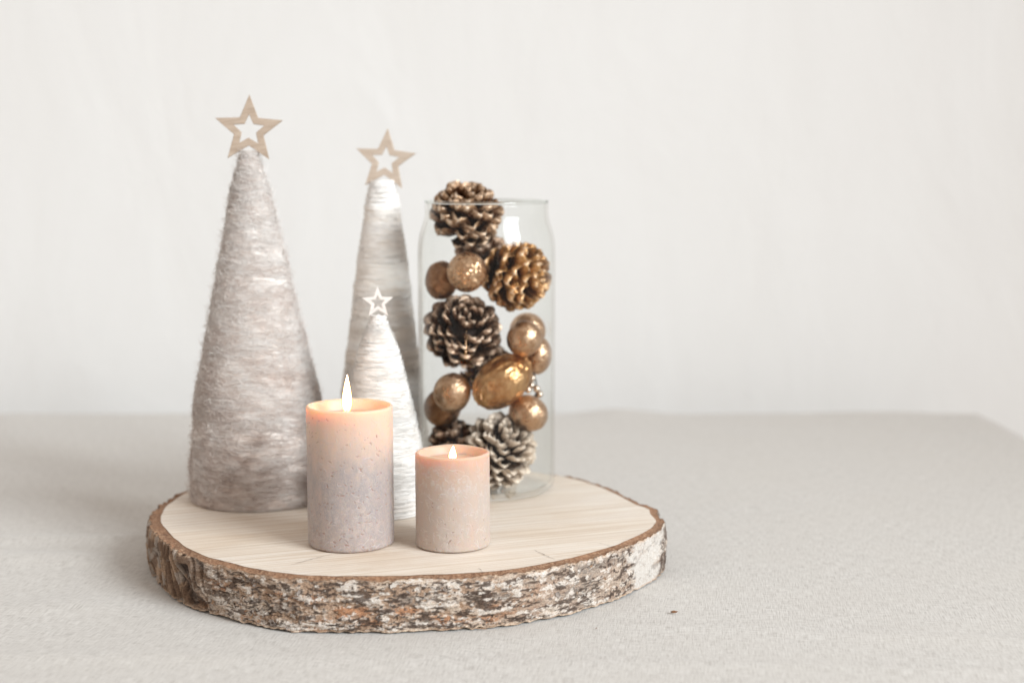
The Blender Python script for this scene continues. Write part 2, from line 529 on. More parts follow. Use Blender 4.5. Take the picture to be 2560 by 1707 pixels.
    c = mixc(c, dark, sstep(0.08, 0.26, fine + 0.3 * plates2) * sstep(-0.10, 0.12, pn(34, 90, 24)) * 0.92)
    c = mixc(c, dark * 1.3, sstep(0.14, 0.24, pn(110, 420, 25) + 0.4 * rough) * 0.85)
    c = mixc(c, white * 1.05, sstep(0.24, 0.34, pn(170, 360, 26)) * 0.8)
    cl = np.broadcast_to(brown, shp + (3,)).copy()
    cl = mixc(cl, tan * 0.85, sstep(0.02, 0.25, pn(60, 60, 27)))
    cl = mixc(cl, np.array([0.42, 0.36, 0.31]), sstep(0.08, 0.28, pn(90, 110, 28)) * 0.8)
    cl = mixc(cl, dark, sstep(0.13, 0.03, furrow) * 0.95)
    c = c * (1 - left[..., None]) + cl * left[..., None]
    c = mixc(c, np.array([0.64, 0.59, 0.54]), patch * np.clip(0.95 - 0.4 * sstep(0.16, 0.3, pn(150, 300, 31)), 0, 1))
    c = mixc(c, dark * 1.5, sstep(0.12, 0.132, x + 0 * z) * sstep(0.0, 0.2, pn(60, 90, 29)) * (1 - patch) * 0.85)
    c = mixc(c, np.array([0.60, 0.43, 0.30]), sstep(0.93, 1.0, tz)[:, None] * sstep(-0.2, 0.2, fine) * np.ones(shp) * 0.85)
    c = mixc(c, np.array([0.62, 0.45, 0.32]), sstep(0.055, 0.0, tz)[:, None] * np.ones(shp) * 0.8)
    c = mixc(c, dark, knot * np.ones(shp) * 0.9)
    me = mesh_np("bark", V.reshape(-1, 3), grid_faces(rows, n, True), m_bark())
    cattr(me, "col", np.clip(c, 0, 0.9))
    obj("bark", me, root)
    # brown inner bark ring on the sawn face
    wid = 0.0088 + 0.0018 * vnoise(C[:, 0] * 14, C[:, 1] * 14, 1.0) + 0.0006 * vnoise(C[:, 0] * 90, C[:, 1] * 90, 1.0)
    wid = wid + 0.0012 * sstep(-0.2, -0.3, C[:, 0]) - 0.003 * sstep(1.25, 1.38, C[:, 1])
    topd = d[-1]; topz = zz[-1]
    k = 9
    u = np.linspace(0, 1, k)[:, None]
    off = topd[None, :] * (1 - u) - wid[None, :] * u - 0.0003
    ring_n = vnoise(L[:, 0][None, :] * 300 + u * 9, L[:, 1][None, :] * 300 + u * 5, 2.0)
    rz = topz[None, :] * (1 - u) + (TOP - 0.0002) * u + 0.0004 * ring_n * np.sin(np.pi * u) - 0.0006 * np.sin(np.pi * u) * 1.2
    V = np.stack([L[:, 0] + Nn[:, 0] * off, L[:, 1] + Nn[:, 1] * off, rz], -1)
    obj("inner_bark", mesh_np("inner_bark", V.reshape(-1, 3), grid_faces(k, n, True), m_inner_bark()), root)
    # sawn wood face
    inn = np.stack([L[:, 0] - Nn[:, 0] * wid, L[:, 1] - Nn[:, 1] * wid], 1)[::4]
    k = 60
    u = np.linspace(1, 0.001, k)[:, None]
    FX = inn[:, 0] * u; FY = inn[:, 1] * u
    FZ = TOP + 0.0003 * fbm(FX * 20, FY * 20) * (u < 0.99) + 0 * u
    V = np.stack([FX, FY, FZ], -1)
    obj("wood_face", mesh_np("wood_face", V.reshape(-1, 3), grid_faces(k, len(inn), True), m_wood_face()), root)
    V = np.stack([L[::4, 0] * 0.985 * np.linspace(1, 0.001, 5)[:, None], L[::4, 1] * 0.985 * np.linspace(1, 0.001, 5)[:, None], 0.0012 * np.ones((5, len(inn)))], -1)
    obj("wood_underside", mesh_np("wood_underside", V.reshape(-1, 3), grid_faces(5, len(inn), True), bpy.data.materials["sawn_birch"]), root)
    # drying cracks: thin dark splits in the sawn face
    mcr = m_plain("crack_dark", (0.12, 0.07, 0.045), 0.9)
    def crack_strip(a, b, w, seed):
        t = np.linspace(0, 1, 24)
        p = np.array(a)[None] * (1 - t[:, None]) + np.array(b)[None] * t[:, None]
        dirv = np.array(b) - np.array(a); dirv /= np.linalg.norm(dirv); nv = np.array([-dirv[1], dirv[0]])
        wob = 0.0012 * fbm(t * 5, seed, 0.3)
        ww = w * np.sin(np.pi * np.clip(t, 0.03, 0.97)) ** 0.6 * (0.6 + 0.5 * vnoise(t * 14, seed))
        c0 = p + nv * wob[:, None] - b2
        V = []
        for sgn in (-1, 1):
            q = c0 + nv * (sgn * ww)[:, None]
            V.append(np.concatenate([q, np.full((24, 1), TOP + 0.00055)], 1))
        V = np.stack(V, 1)
        obj("drying_crack", mesh_np("drying_crack", V.reshape(-1, 3), grid_faces(24, 2, False), mcr), root)
    crack_strip((-0.143, 1.099), (-0.171, 1.068), 0.00035, 1.0)
    crack_strip((0.017, 1.112), (0.034, 1.082), 0.0004, 2.0)
    crack_strip((0.066, 1.135), (0.094, 1.112), 0.00025, 3.0)
    crack_strip((-0.026, 1.062), (-0.022, 1.048), 0.00025, 4.0)
    # loose curled bark flakes standing off the bark
    mats = [m_plain("flake_white", (0.60, 0.54, 0.48), 0.8, 500, 0.4, 0.6), m_plain("flake_tan", (0.44, 0.28, 0.18), 0.8, 500, 0.4, 0.6), m_plain("flake_grey", (0.33, 0.28, 0.25), 0.85)]
    fm = []
    for q in range(9):
        nu, nv = 5, 4
        uu, vv = np.meshgrid(np.linspace(-1, 1, nu), np.linspace(-1, 1, nv))
        ox = uu * (0.75 + 0.35 * vnoise(vv * 2 + q, 0.3, q)); oz = vv * (0.75 + 0.35 * vnoise(uu * 2 + q, 4.3, q))
        lift = 0.25 * uu ** 2 * (0.4 + 0.6 * (q % 3)) + 0.35 * np.clip(vv, 0, 1) ** 2 + 0.1 * vnoise(uu * 3, vv * 3, q)
        A = np.stack([ox, lift, oz], -1).reshape(-1, 3)
        B = A - np.array([0, 0.10, 0])
        f1 = grid_faces(nv, nu, False); f2 = f1[:, ::-1] + nu * nv
        loop = list(range(nu)) + [nu * r + nu - 1 for r in range(1, nv)] + [nu * (nv - 1) + c_ for c_ in range(nu - 2, -1, -1)] + [nu * r for r in range(nv - 2, 0, -1)]
        side = np.array([[a_, b_, b_ + nu * nv, a_ + nu * nv] for a_, b_ in zip(loop, loop[1:] + loop[:1])])
        fm.append(mesh_np("bark_flake", np.concatenate([A, B]), np.concatenate([f1, f2, side]), mats[q % 3], False))
    rg = np.random.default_rng(5)
    cand = np.where(C[:, 1] < 1.17)[0]
    for q in range(95):
        i = int(rg.choice(cand)); zt = rg.uniform(0.08, 0.93)
        dd = d[int(zt * (rows - 1)), i]
        if patch[int(zt * (rows - 1)), i] > 0.2 or left[int(zt * (rows - 1)), i] > 0.5: continue
        o = obj("bark_flake", fm[int(rg.integers(0, 9))], root)
        sc = rg.uniform(0.0008, 0.0026)
        o.location = (L[i, 0] + Nn[i, 0] * (dd + 0.0002), L[i, 1] + Nn[i, 1] * (dd + 0.0002), zt * TOP)
        ang = math.atan2(Nn[i, 1], Nn[i, 0]) - math.pi / 2
        o.rotation_euler = (rg.normal(0, 0.25), rg.normal(0, 0.6), ang + rg.normal(0, 0.2))
        o.scale = (sc * rg.uniform(0.7, 1.7), sc * 0.8, sc * rg.uniform(0.5, 1.0))
    # ragged splinters along the lower edge
    for q in range(26):
        i = int(rg.choice(cand)); dd = d[1, i]
        ln = rg.uniform(0.003, 0.010)
        sg = rg.choice([-1, 1])
        t = np.linspace(0, 1, 5)[:, None]
        p0 = np.array([L[i, 0] + Nn[i, 0] * dd, L[i, 1] + Nn[i, 1] * dd, rg.uniform(0.0012, 0.003)])
        P = p0 + t * ln * (sg * np.array([T[i, 0], T[i, 1], 0]) + 0.35 * rg.random() * np.array([Nn[i, 0], Nn[i, 1], 0])) + t ** 2 * np.array([0, 0, rg.uniform(-0.0006, 0.002)])
        Vs, Fs = tubes(P[None], np.broadcast_to(np.array([0, 0, 1.0]), (1, 5, 3)), np.array([rg.uniform(0.0002, 0.00045)]), 4)
        obj("splinter", mesh_np("splinter", Vs, Fs, mats[1]), root)
    return root
build_slice()

# ------------------------------------------------------------------ candles
def build_candle(loc, r, h, rim_in, pool_depth, seed, mat, label, wick_h, flame_h, flame_r, pits, scr, frost_fn, flame_dx=0.0):
    root = thing("pillar_candle", loc, label, "candle", "lit pillar candles")
    seg, nz = 520, 300
    a = np.arange(seg) / seg * 2 * np.pi
    zs = np.linspace(0, 1, nz)
    A, Zt = np.meshgrid(a, zs)
    ca, sa = np.cos(A), np.sin(A)
    Zm = Zt * h
    k = 1 / r
    def cn(f, fz, s_, o=3):
        return fbm(ca * r * f + seed, sa * r * f, Zm * fz + s_ * 11.3, o)
    wob = 0.00035 * cn(40, 30, 1) + 0.00012 * cn(180, 120, 2)
    # chips and scratches: short strokes drawn into the wall surface
    gq = np.random.default_rng(int(seed * 10))
    circ = 2 * np.pi * r
    def strokes(count, len_r, wid_r, zpick, tilt, curl, taper):
        out = np.zeros((nz, seg))
        for _ in range(count):
            zc = zpick(); ac = gq.uniform(0, circ)
            ln = gq.uniform(*len_r); wd = gq.uniform(*wid_r); th = gq.normal(0, tilt) + (np.pi if gq.random() < 0.5 else 0); cu = gq.normal(0, curl)
            m = max(4, int(ln / 0.00025)); t = np.linspace(-0.5, 0.5, m)
            an = th + cu * t
            px = ac + np.cumsum(np.cos(an)) * ln / m; pz = zc + np.cumsum(np.sin(an)) * ln / m
            w = wd * (1 - np.abs(2 * t) ** taper) + 0.00008
            amp = gq.uniform(0.45, 1.0)
            zi = int(pz.mean() / h * (nz - 1)); ai = int(px.mean() / circ * seg)
            ez = int((ln + wd * 2) / h * nz) + 3; ea = int((ln + wd * 2) / circ * seg) + 3
            z0, z1 = max(0, zi - ez), min(nz, zi + ez)
            if z1 <= z0: continue
            cols = np.arange(ai - ea, ai + ea)
            GX = cols[None, :, None] * circ / seg; GZ = np.arange(z0, z1)[:, None, None] * h / (nz - 1)
            dd = np.sqrt((GX - px) ** 2 + (GZ - pz) ** 2) / w
            val = amp * sstep(1.25, 0.65, dd.min(-1))
            sub = out[z0:z1][:, cols % seg]
            out[z0:z1, cols % seg] = np.maximum(sub, val)
        return out
    pit = strokes(pits[0], (0.0014, 0.0050), (0.00028, 0.00070), lambda: h * gq.random() ** pits[1] * 0.97, 0.9, 1.5, 1.2)
    pit = np.maximum(pit, 0.8 * strokes(pits[2], (0.0003, 0.0011), (0.0002, 0.0004), lambda: h * gq.random() ** pits[1] * 0.97, 1.2, 0.5, 1.5))
    sc = strokes(scr[0], (0.002, 0.009), (0.00012, 0.00030), lambda: h * gq.random() ** scr[1] * 0.93, scr[2], 1.8, 4.0)
    # grainy bloom smeared on by hand
    haze = np.clip(0.35 + 1.3 * cn(60, 60, 19) , 0, 1) * scr[3]
    sc = np.clip(sc + haze * sstep(0.0, 0.35, cn(500, 420, 20, 2) + 0.3 * cn(140, 140, 21)), 0, 1)
    bloom = np.clip(0.97 + 0.35 * cn(60, 50, 11) + 0.25 * cn(240, 70, 14), 0, 1.1)
    frost = np.clip(bloom * frost_fn(Zt) + 0.4 * sc, 0, 1) * (1 - sstep(0.95, 0.985, Zt))
    dr = wob - 0.00038 * pit + 0.00016 * sc
    edge_b = np.minimum(zs, 0.02) / 0.02
    edge_b = -0.0016 * (1 - np.sqrt(1 - (1 - edge_b) ** 2))
    rimz = 0.0004 * vnoise(np.cos(a) * 2.2 + seed, np.sin(a) * 2.2, 2.0) + 0.00012 * vnoise(np.cos(a) * 8 + seed, np.sin(a) * 8, 5.0)
    RR = r + dr + edge_b[:, None]
    ZZ = Zm + rimz[None, :] * sstep(0.9, 1, Zt)
    wall = np.stack([RR * ca, RR * sa, ZZ], -1)
    rows = [np.stack([r * f * np.cos(a), r * f * np.sin(a), np.zeros(seg)], -1) for f in (0.001, 0.6, 0.93)]
    extra = []
    rin = rim_in * (1 + 0.012 * vnoise(np.cos(a) * 2 + seed, np.sin(a) * 2, 8.0))
    for t in np.linspace(0.1, 1, 6):           # rounded lip
        ph = t * np.pi / 2
        rad = r - 0.0016 * (1 - math.cos(ph)) * 1.0 - 0.0004
        extra.append(np.stack([rad * np.cos(a), rad * np.sin(a), h + rimz + 0.0010 * math.sin(ph)], -1))
    r_l = r - 0.0022
    for t in np.linspace(0.15, 1, 8):
        rad = r_l + (rin - r_l) * (t ** 0.75)
        extra.append(np.stack([rad * np.cos(a), rad * np.sin(a), (h + rimz + 0.0010) * (1 - t) + (h - pool_depth) * t - 0.0007 * math.sin(np.pi * t)], -1))
    for f in (0.97, 0.8, 0.5, 0.2, 0.002):
        extra.append(np.stack([rin * f * np.cos(a), rin * f * np.sin(a), np.full(seg, h - pool_depth - 0.0018)], -1))
    V = np.concatenate([np.stack(rows), wall, np.stack(extra)])
    me = mesh_np("candle_body", V.reshape(-1, 3), grid_faces(len(V), seg, True), mat)
    pad0 = np.zeros((len(rows), seg)); pad1 = np.zeros((len(extra), seg))
    attr(me, "pit", np.concatenate([pad0, pit, pad1]))
    attr(me, "scratch", np.concatenate([pad0, sc, pad1]))
    attr(me, "frost", np.concatenate([pad0, frost, pad1 + 0.25]))
    obj("candle_body", me, root)
    # melted wax pool
    f = np.array([0.001, 0.25, 0.5, 0.75, 0.93, 1.0])[:, None]
    pr = (rin * 1.0)[None, :] * f
    pz = h - pool_depth - 0.0004 + 0.0008 * (f ** 6) + 0 * pr
    PV = np.stack([pr * np.cos(a), pr * np.sin(a), pz], -1)
    t = NT("melted_wax"); t.set(Base_Color=(0.62, 0.42, 0.32), Roughness=0.06, Subsurface_Weight=1.0, Subsurface_Radius=(1, 0.5, 0.3), Subsurface_Scale=0.008)
    obj("wax_pool", mesh_np("wax_pool", PV.reshape(-1, 3), grid_faces(6, seg, True), t.m), root)
    # wick
    tt = np.linspace(0, 1, 14)
    zb = h - pool_depth - 0.002
    P = np.stack([flame_dx - 0.0012 * tt ** 2 + 0.0022 * tt ** 4, 0.0008 * tt ** 2, zb + (wick_h + 0.002) * tt], -1)
    Vw, Fw = tubes(P[None], np.broadcast_to(np.array([0, 1.0, 0]), (1, 14, 3)), np.full((1, 14), 0.00085) * (1 + 0.15 * np.sin(tt * 30)), 8, False)
    t = NT("charred_wick"); z_ = t.n('ShaderNodeSeparateXYZ', {0: t.n('ShaderNodeTexCoord').outputs['Generated']}).outputs[2]
    t.set(Base_Color=t.ramp(z_, [(0.3, (0.30, 0.12, 0.05)), (0.8, (0.03, 0.015, 0.01))]), Roughness=0.9)
    obj("wick", mesh_np("wick", Vw, Fw, t.m), root)
    # flame
    zz = np.linspace(0, 1, 40)
    rad = flame_r * (np.sin(np.pi * np.clip(zz, 0, 1) ** 0.62) ** 0.85) * (1 - 0.18 * zz) + 1e-5
    lean = flame_dx + 0.0006 * zz ** 2
    aa = np.arange(32) / 32 * 2 * np.pi
    FV = np.stack([rad[:, None] * np.cos(aa) + lean[:, None], rad[:, None] * np.sin(aa), np.repeat((zb + wick_h * 0.45 + flame_h * zz)[:, None], 32, 1)], -1)
    fo = obj("flame", mesh_np("flame", FV.reshape(-1, 3), grid_faces(40, 32, True), bpy.data.materials.get("candle_flame") or m_flame()), root)
    return root

wax_a = m_wax("lilac_wax", (0.72, 0.52, 0.405), (0.330, 0.300, 0.302), (1.0, 0.50, 0.20), 0.017)
wax_b = m_wax("beige_wax", (0.58, 0.41, 0.32), (0.47, 0.405, 0.36), (1.0, 0.50, 0.22), 0.014)
build_candle((-0.1315, 1.135, TOP + 0.0006), 0.0350, 0.1125, 0.0285, 0.0085, 3.3, wax_a,
             "taller lilac grey pillar candle with pitted sides and a long flame", 0.008, 0.0325, 0.0043,
             (420, 1.9, 420), (320, 1.6, 0.9, 0.32), lambda t: 0.05 + 1.15 * sstep(0.95, 0.42, t), -0.002)
build_candle((-0.0481, 1.130, TOP + 0.0006), 0.0300, 0.0752, 0.0240, 0.0065, 9.1, wax_b,
             "short beige pillar candle with scratched sides and a small flame", 0.0035, 0.0125, 0.0034,
             (36, 2.0, 110), (420, 0.9, 1.0, 0.6), lambda t: 0.12 + 0.85 * sstep(0.95, 0.5, t))

# ------------------------------------------------------------------ wool cones with stars
def star_mesh(name, rad, thick, mat):
    def ring(ro, ri):
        out = []
        for i in range(10):
            a = math.pi / 2 + i * math.pi / 5
            q = ro if i % 2 == 0 else ri
            out.append((q * math.cos(a), q * math.sin(a)))
        return np.array(out) * rad
    o1, i1 = ring(1.0, 0.435), ring(0.455, 0.215)
    bev = thick * 0.14
    def shrink(p, k): return p * (1 - k / (np.linalg.norm(p, axis=1, keepdims=True)))
    def grow(p, k): return p * (1 + k / (np.linalg.norm(p, axis=1, keepdims=True)))
    h = thick / 2
    rings = [(shrink(o1, bev), -h), (o1, -h + bev), (o1, h - bev), (shrink(o1, bev), h), (grow(i1, bev), h), (i1, h - bev), (i1, -h + bev), (grow(i1, bev), -h)]
    V = np.concatenate([np.stack([p[:, 0], np.full(10, y), p[:, 1]], -1) for p, y in rings])
    f = grid_faces(8, 10, True)
    last = np.array([[7 * 10 + j, 7 * 10 + (j + 1) % 10, (j + 1) % 10, j] for j in range(10)])
    return mesh_np(name, V, np.concatenate([f, last]), mat, False)

def prof_fn(pts):
    pts = sorted(pts)
    zz = np.array([p[0] for p in pts]); rr = np.array([p[1] for p in pts])
    return lambda z: np.interp(z, zz, rr)

def wool_cone(name, loc, prof, height, label, mats, star, yarn=None, strands=0, fuzz=0, seed=0, strand_r=0.0002, fuzz_len=(0.003, 0.007), tint_fn=None, wobble=0.0008, slope=0.10, lean=(0, 0)):
    root = thing(name, loc, label, "cone tree", "wool wrapped cone trees with wooden stars")
    g = np.random.default_rng(seed)
    f0 = prof_fn(prof)
    zs_s = np.linspace(0, height, 200); rs = f0(zs_s)
    ker = np.hanning(25); ker /= ker.sum()
    rs = np.concatenate([np.convolve(np.pad(rs, 12, mode='edge'), ker, 'valid')])
    f = lambda z: np.interp(z, zs_s, rs)
    lx = lambda z: lean[0] * z / height
    # wrapped body
    seg, nz = 180, 260
    a = np.arange(seg) / seg * 2 * np.pi
    z = np.linspace(0, height, nz)
    A, Z = np.meshgrid(a, z)
    rad = f(Z) + (0.0007 if yarn else -0.0006) + wobble * fbm(np.cos(A) * 1.5 + seed, np.sin(A) * 1.5, Z * 120, 3) + wobble * 0.8 * fbm(0 * A + seed, 0 * A, Z * 60, 2)
    cap = sstep(height, height - 0.004, Z)
    rad = rad * (0.25 + 0.75 * np.sqrt(np.clip(cap, 0, 1)))
    V = np.stack([rad * np.cos(A) + lx(Z), rad * np.sin(A), Z], -1)
    topc = np.stack([0.0005 * np.cos(a) + lean[0], 0.0005 * np.sin(a), np.full(seg, height + 0.0006)], -1)
    botc = np.stack([0.001 * np.cos(a), 0.001 * np.sin(a), np.zeros(seg)], -1)
    V = np.concatenate([botc[None], V, topc[None]])
    me = mesh_np("wool_body", V.reshape(-1, 3), grid_faces(len(V), seg, True), mats[0])
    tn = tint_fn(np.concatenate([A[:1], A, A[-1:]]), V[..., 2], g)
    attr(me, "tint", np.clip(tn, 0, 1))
    obj("wool_body", me, root)
    if yarn:
        pitch, yr = yarn
        turns = int(height / pitch); K = 90
        th = np.linspace(0, turns * 2 * np.pi, turns * K)
        zt = th / (2 * np.pi) * pitch
        zt = zt + 0.0009 * vnoise(th * 0.35, seed, 1.0) + 0.0006 * vnoise(th * 0.12 + 9, seed, 2.0)
        zt = np.clip(zt, 0.0008, height - 0.001)
        band = vnoise(zt * 75, seed, 3.0)
        rr = f(zt) + 0.0008 * band + 0.0004 * vnoise(th * 0.8, seed + 3, 4.0) + 0.0003 * vnoise(th * 2.6, seed + 5, 4.0)
        rr = np.maximum(rr, 0.0015)
        P = np.stack([rr * np.cos(th) + lx(zt), rr * np.sin(th), zt], -1)[None]
        N = np.stack([np.cos(th), np.sin(th), 0 * th], -1)[None]
        rad = yr * (1 + 0.28 * vnoise(th * 3, seed, 7.0))
        Vy, Fy = tubes(P, N, rad[None], 6, False)
        me = mesh_np("yarn_winding", Vy, Fy, mats[1])
        tv = tint_fn(th, zt, g) + 0.25 * vnoise(th * 1.7, seed, 6.0) + 0.15 * vnoise(th * 9, seed, 8.0)
        attr(me, "tint", np.clip(np.repeat(tv, 6), 0, 1))
        obj("yarn_winding", me, root)
    def strands_mesh(pname, n, lift, lenr, rad_, mat, steep):
        K = 9
        zc = g.random(n * 3) * height
        keep = g.random(n * 3) < (f(zc) + 0.006) / f(0)
        zc = zc[keep][:n]; m = len(zc)
        a0 = g.random(m) * 2 * np.pi
        t = np.linspace(-0.5, 0.5, K)
        ln = g.uniform(*lenr, m)
        sl = g.normal(0, steep, m)
        ang = a0[:, None] + (ln / np.maximum(f(zc), 0.008))[:, None] * t + 0.10 * vnoise(np.arange(m)[:, None] * 3.1, t * 3, 1.0)
        zz = zc[:, None] + (ln * sl)[:, None] * t + 0.0012 * vnoise(np.arange(m)[:, None] * 1.7, t * 4, 5.0) * np.minimum(1, ln / 0.02)[:, None]
        zz = np.clip(zz, 0.0006, height - 0.0005)
        lf = g.uniform(lift[0], lift[1], m)[:, None] * (1 - (2 * t) ** 2)[None, :] + 0.0003 + wobble * 0.8 * vnoise(0, 0, zz * 60)
        rr = np.maximum(f(zz), 0.003) + lf
        P = np.stack([rr * np.cos(ang) + lx(zz), rr * np.sin(ang), zz], -1)
        N = np.stack([np.cos(ang), np.sin(ang), 0 * ang], -1)
        Vs, Fs = tubes(P, N, g.uniform(0.6, 1.3, m) * rad_, 3)
        me = mesh_np(pname, Vs, Fs, mat)
        tv = tint_fn(a0, zc, g) + g.normal(0.08 if yarn else 0.0, 0.08 if yarn else 0.16, m)
        attr(me, "tint", np.clip(np.repeat(tv, K * 3), 0, 1))
        o = obj(pname, me, root); tag(o, kind="stuff")
    if strands:
        strands_mesh("wool_strands", strands, (0.0, 0.0022), (0.008, 0.034), strand_r, mats[0], slope)
    if fuzz:
        # loose fibres that stand off the surface
        n = fuzz; K = 6
        zc = g.random(n * 3) * height
        keep = g.random(n * 3) < (f(zc) + 0.006) / f(0)
        zc = zc[keep][:n]; m = len(zc)
        a0 = g.random(m) * 2 * np.pi
        t = np.linspace(0, 1, K)[None, :]
        ln = g.uniform(*fuzz_len, m)[:, None]
        tang = g.normal(0, 1, m)[:, None]; upv = g.normal(-0.1, 0.6, m)[:, None]; outv = g.uniform(0.2, 1.3, m)[:, None]
        nrm = np.sqrt(tang ** 2 + upv ** 2 + outv ** 2)
        rr = f(zc)[:, None] + ln * t * outv / nrm - 0.35 * ln * t ** 2 * outv / nrm
        ang = a0[:, None] + ln * t * tang / nrm / np.maximum(f(zc)[:, None], 0.008)
        zz = np.clip(zc[:, None] + ln * t * upv / nrm + ln * 0.2 * t ** 2 * g.normal(0, 1, m)[:, None], 0.0004, height + 0.002)
        P = np.stack([rr * np.cos(ang) + lx(zz), rr * np.sin(ang), zz], -1)
        N = np.stack([-np.sin(ang), np.cos(ang), 0 * ang], -1) + 0.3
        Vs, Fs = tubes(P, N, g.uniform(0.6, 1.2, m) * 0.00013, 3)
        me = mesh_np("wool_fuzz", Vs, Fs, mats[0])
        attr(me, "tint", np.clip(np.repeat(tint_fn(a0, zc, g) + g.normal(0.1, 0.15, m), K * 3), 0, 1))
        o = obj("wool_fuzz", me, root); tag(o, kind="stuff")
    srad, sx, sz, srot, smat, yaw, tilt = star
    so = obj("star", star_mesh("star", srad, 0.0032 * srad / 0.031 + 0.0004, smat), root, (sx - loc[0], -0.001, sz - loc[2]))
    so.rotation_euler = (R(tilt), R(srot), R(yaw))
    so["label"] = "flat star with a star shaped hole"
    return root

star_tan = m_star("birch_ply", (0.34, 0.255, 0.19), (0.445, 0.345, 0.265), (0.52, 0.42, 0.33))
star_pale = m_star("pale_ply", (0.46, 0.36, 0.28), (0.56, 0.455, 0.365), (0.63, 0.53, 0.44))
star_white = m_star("whitewashed_ply", (0.66, 0.61, 0.57), (0.78, 0.73, 0.69), (0.84, 0.80, 0.77))

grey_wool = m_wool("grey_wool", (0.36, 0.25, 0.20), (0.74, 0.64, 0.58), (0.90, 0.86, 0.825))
ivory_wool = m_wool("ivory_wool", (0.87, 0.79, 0.705), (0.92, 0.88, 0.83), (0.94, 0.92, 0.895))
white_wool = m_wool("white_wool", (0.68, 0.625, 0.57), (0.80, 0.765, 0.725), (0.86, 0.84, 0.815))

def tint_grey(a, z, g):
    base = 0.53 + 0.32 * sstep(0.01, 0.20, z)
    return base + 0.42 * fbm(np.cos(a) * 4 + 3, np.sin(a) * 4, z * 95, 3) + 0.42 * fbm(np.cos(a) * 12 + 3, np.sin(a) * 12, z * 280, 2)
def tint_ivory(a, z, g):
    b = 0.62 + 0.32 * vnoise(0 * a, 0 * a, z * 52 + 2.0) + 0.30 * vnoise(0 * a + 4, 0 * a, z * 130)
    return b + 0.35 * sstep(0.20, 0.27, z) - 0.10 * np.exp(-((z - 0.165) / 0.018) ** 2)  # mid-height dip paints the brownish shadow of the jar contents
def tint_white(a, z, g):
    return 0.68 + 0.28 * vnoise(0 * a, 0 * a, z * 180 + 2.0) + 0.16 * vnoise(np.cos(a) * 3, np.sin(a) * 3, z * 300)

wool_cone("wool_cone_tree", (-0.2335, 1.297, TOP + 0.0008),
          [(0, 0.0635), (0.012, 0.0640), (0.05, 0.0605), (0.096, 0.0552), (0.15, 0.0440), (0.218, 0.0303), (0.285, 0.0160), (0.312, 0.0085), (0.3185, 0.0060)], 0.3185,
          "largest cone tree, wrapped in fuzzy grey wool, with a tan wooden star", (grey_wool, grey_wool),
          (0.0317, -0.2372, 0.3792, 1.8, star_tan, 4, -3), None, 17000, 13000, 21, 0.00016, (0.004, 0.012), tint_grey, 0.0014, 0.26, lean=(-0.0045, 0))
wool_cone("wool_cone_tree", (-0.1290, 1.386, TOP + 0.0008),
          [(0, 0.0475), (0.03, 0.0450), (0.068, 0.0405), (0.106, 0.0355), (0.213, 0.0232), (0.284, 0.0128), (0.2905, 0.0085)], 0.2905,
          "tall slim ivory yarn cone tree standing at the back beside the jar", (ivory_wool, ivory_wool),
          (0.0309, -0.1222, 0.3520, 4.5, star_pale, -6, -2), (0.0019, 0.00165), 8000, 4000, 22, 0.00014, (0.002, 0.006), tint_ivory, 0.0010, 0.05, lean=(0.0035, 0))
wool_cone("wool_cone_tree", (-0.1180, 1.246, TOP + 0.0008),
          [(0, 0.0425), (0.03, 0.0405), (0.063, 0.0355), (0.10, 0.0268), (0.14, 0.0180), (0.168, 0.0078), (0.1745, 0.0042)], 0.1745,
          "smallest cone tree, wrapped in bright white wool, with a small whitewashed star", (white_wool, white_wool),
          (0.0145, -0.1180, 0.2283, -1.0, star_white, 5, -4), (0.00125, 0.00105), 7000, 4500, 23, 0.00012, (0.002, 0.006), tint_white, 0.0007, 0.08)

# ------------------------------------------------------------------ glass jar
JX, JY, JZ = -0.0237, 1.331, TOP + 0.0007
def build_jar():
    prof = [(0.0005, 0.0), (0.030, 0.0003), (0.055, 0.0), (0.0600, 0.0012), (0.0632, 0.0045), (0.0643, 0.009), (0.0645, 0.016)]
    prof += [(0.0645, z) for z in np.linspace(0.03, 0.222, 12)]
    prof += [(0.0643, 0.229), (0.0636, 0.236), (0.0622, 0.243), (0.0603, 0.249), (0.0586, 0.2545), (0.0577, 0.259), (0.0574, 0.2635), (0.0576, 0.2670), (0.0577, 0.2685), (0.0571, 0.2700),
             (0.0562, 0.2704), (0.0554, 0.2695), (0.0551, 0.2670), (0.0551, 0.2625), (0.0555, 0.2575), (0.0566, 0.2525), (0.0584, 0.2465), (0.0603, 0.2405), (0.0616, 0.234), (0.0623, 0.227), (0.0624, 0.22)]
    prof += [(0.0624, z) for z in np.linspace(0.205, 0.025, 11)]
    prof += [(0.0622, 0.015), (0.0612, 0.0095), (0.058, 0.0062), (0.050, 0.0052), (0.025, 0.0052), (0.0005, 0.0052)]
    V, F = revolve(prof, 160)
    root = thing("glass_jar", (JX, JY, JZ), "clear glass jar filled with pinecones and gold balls", "jar")
    obj("jar_glass", mesh_np("jar_glass", V, F, m_glass()), root)
    # fire-polished lip: a solid bead of glass
    ph = np.arange(14) / 14 * 2 * np.pi
    bead = [(0.05640 + 0.0014 * math.cos(p), 0.2716 + 0.0013 * math.sin(p)) for p in ph]
    V, F = revolve(bead + bead[:1], 160)
    t = NT("lip_glass")
    gl = t.n('ShaderNodeBsdfGlass', {'Color': (0.95, 0.965, 0.955), 'Roughness': 0.0, 'IOR': 1.5})
    t.t.links.new(gl.outputs[0], t.out.inputs[0])
    obj("jar_lip", mesh_np("jar_lip", V, F, t.m), root)
build_jar()

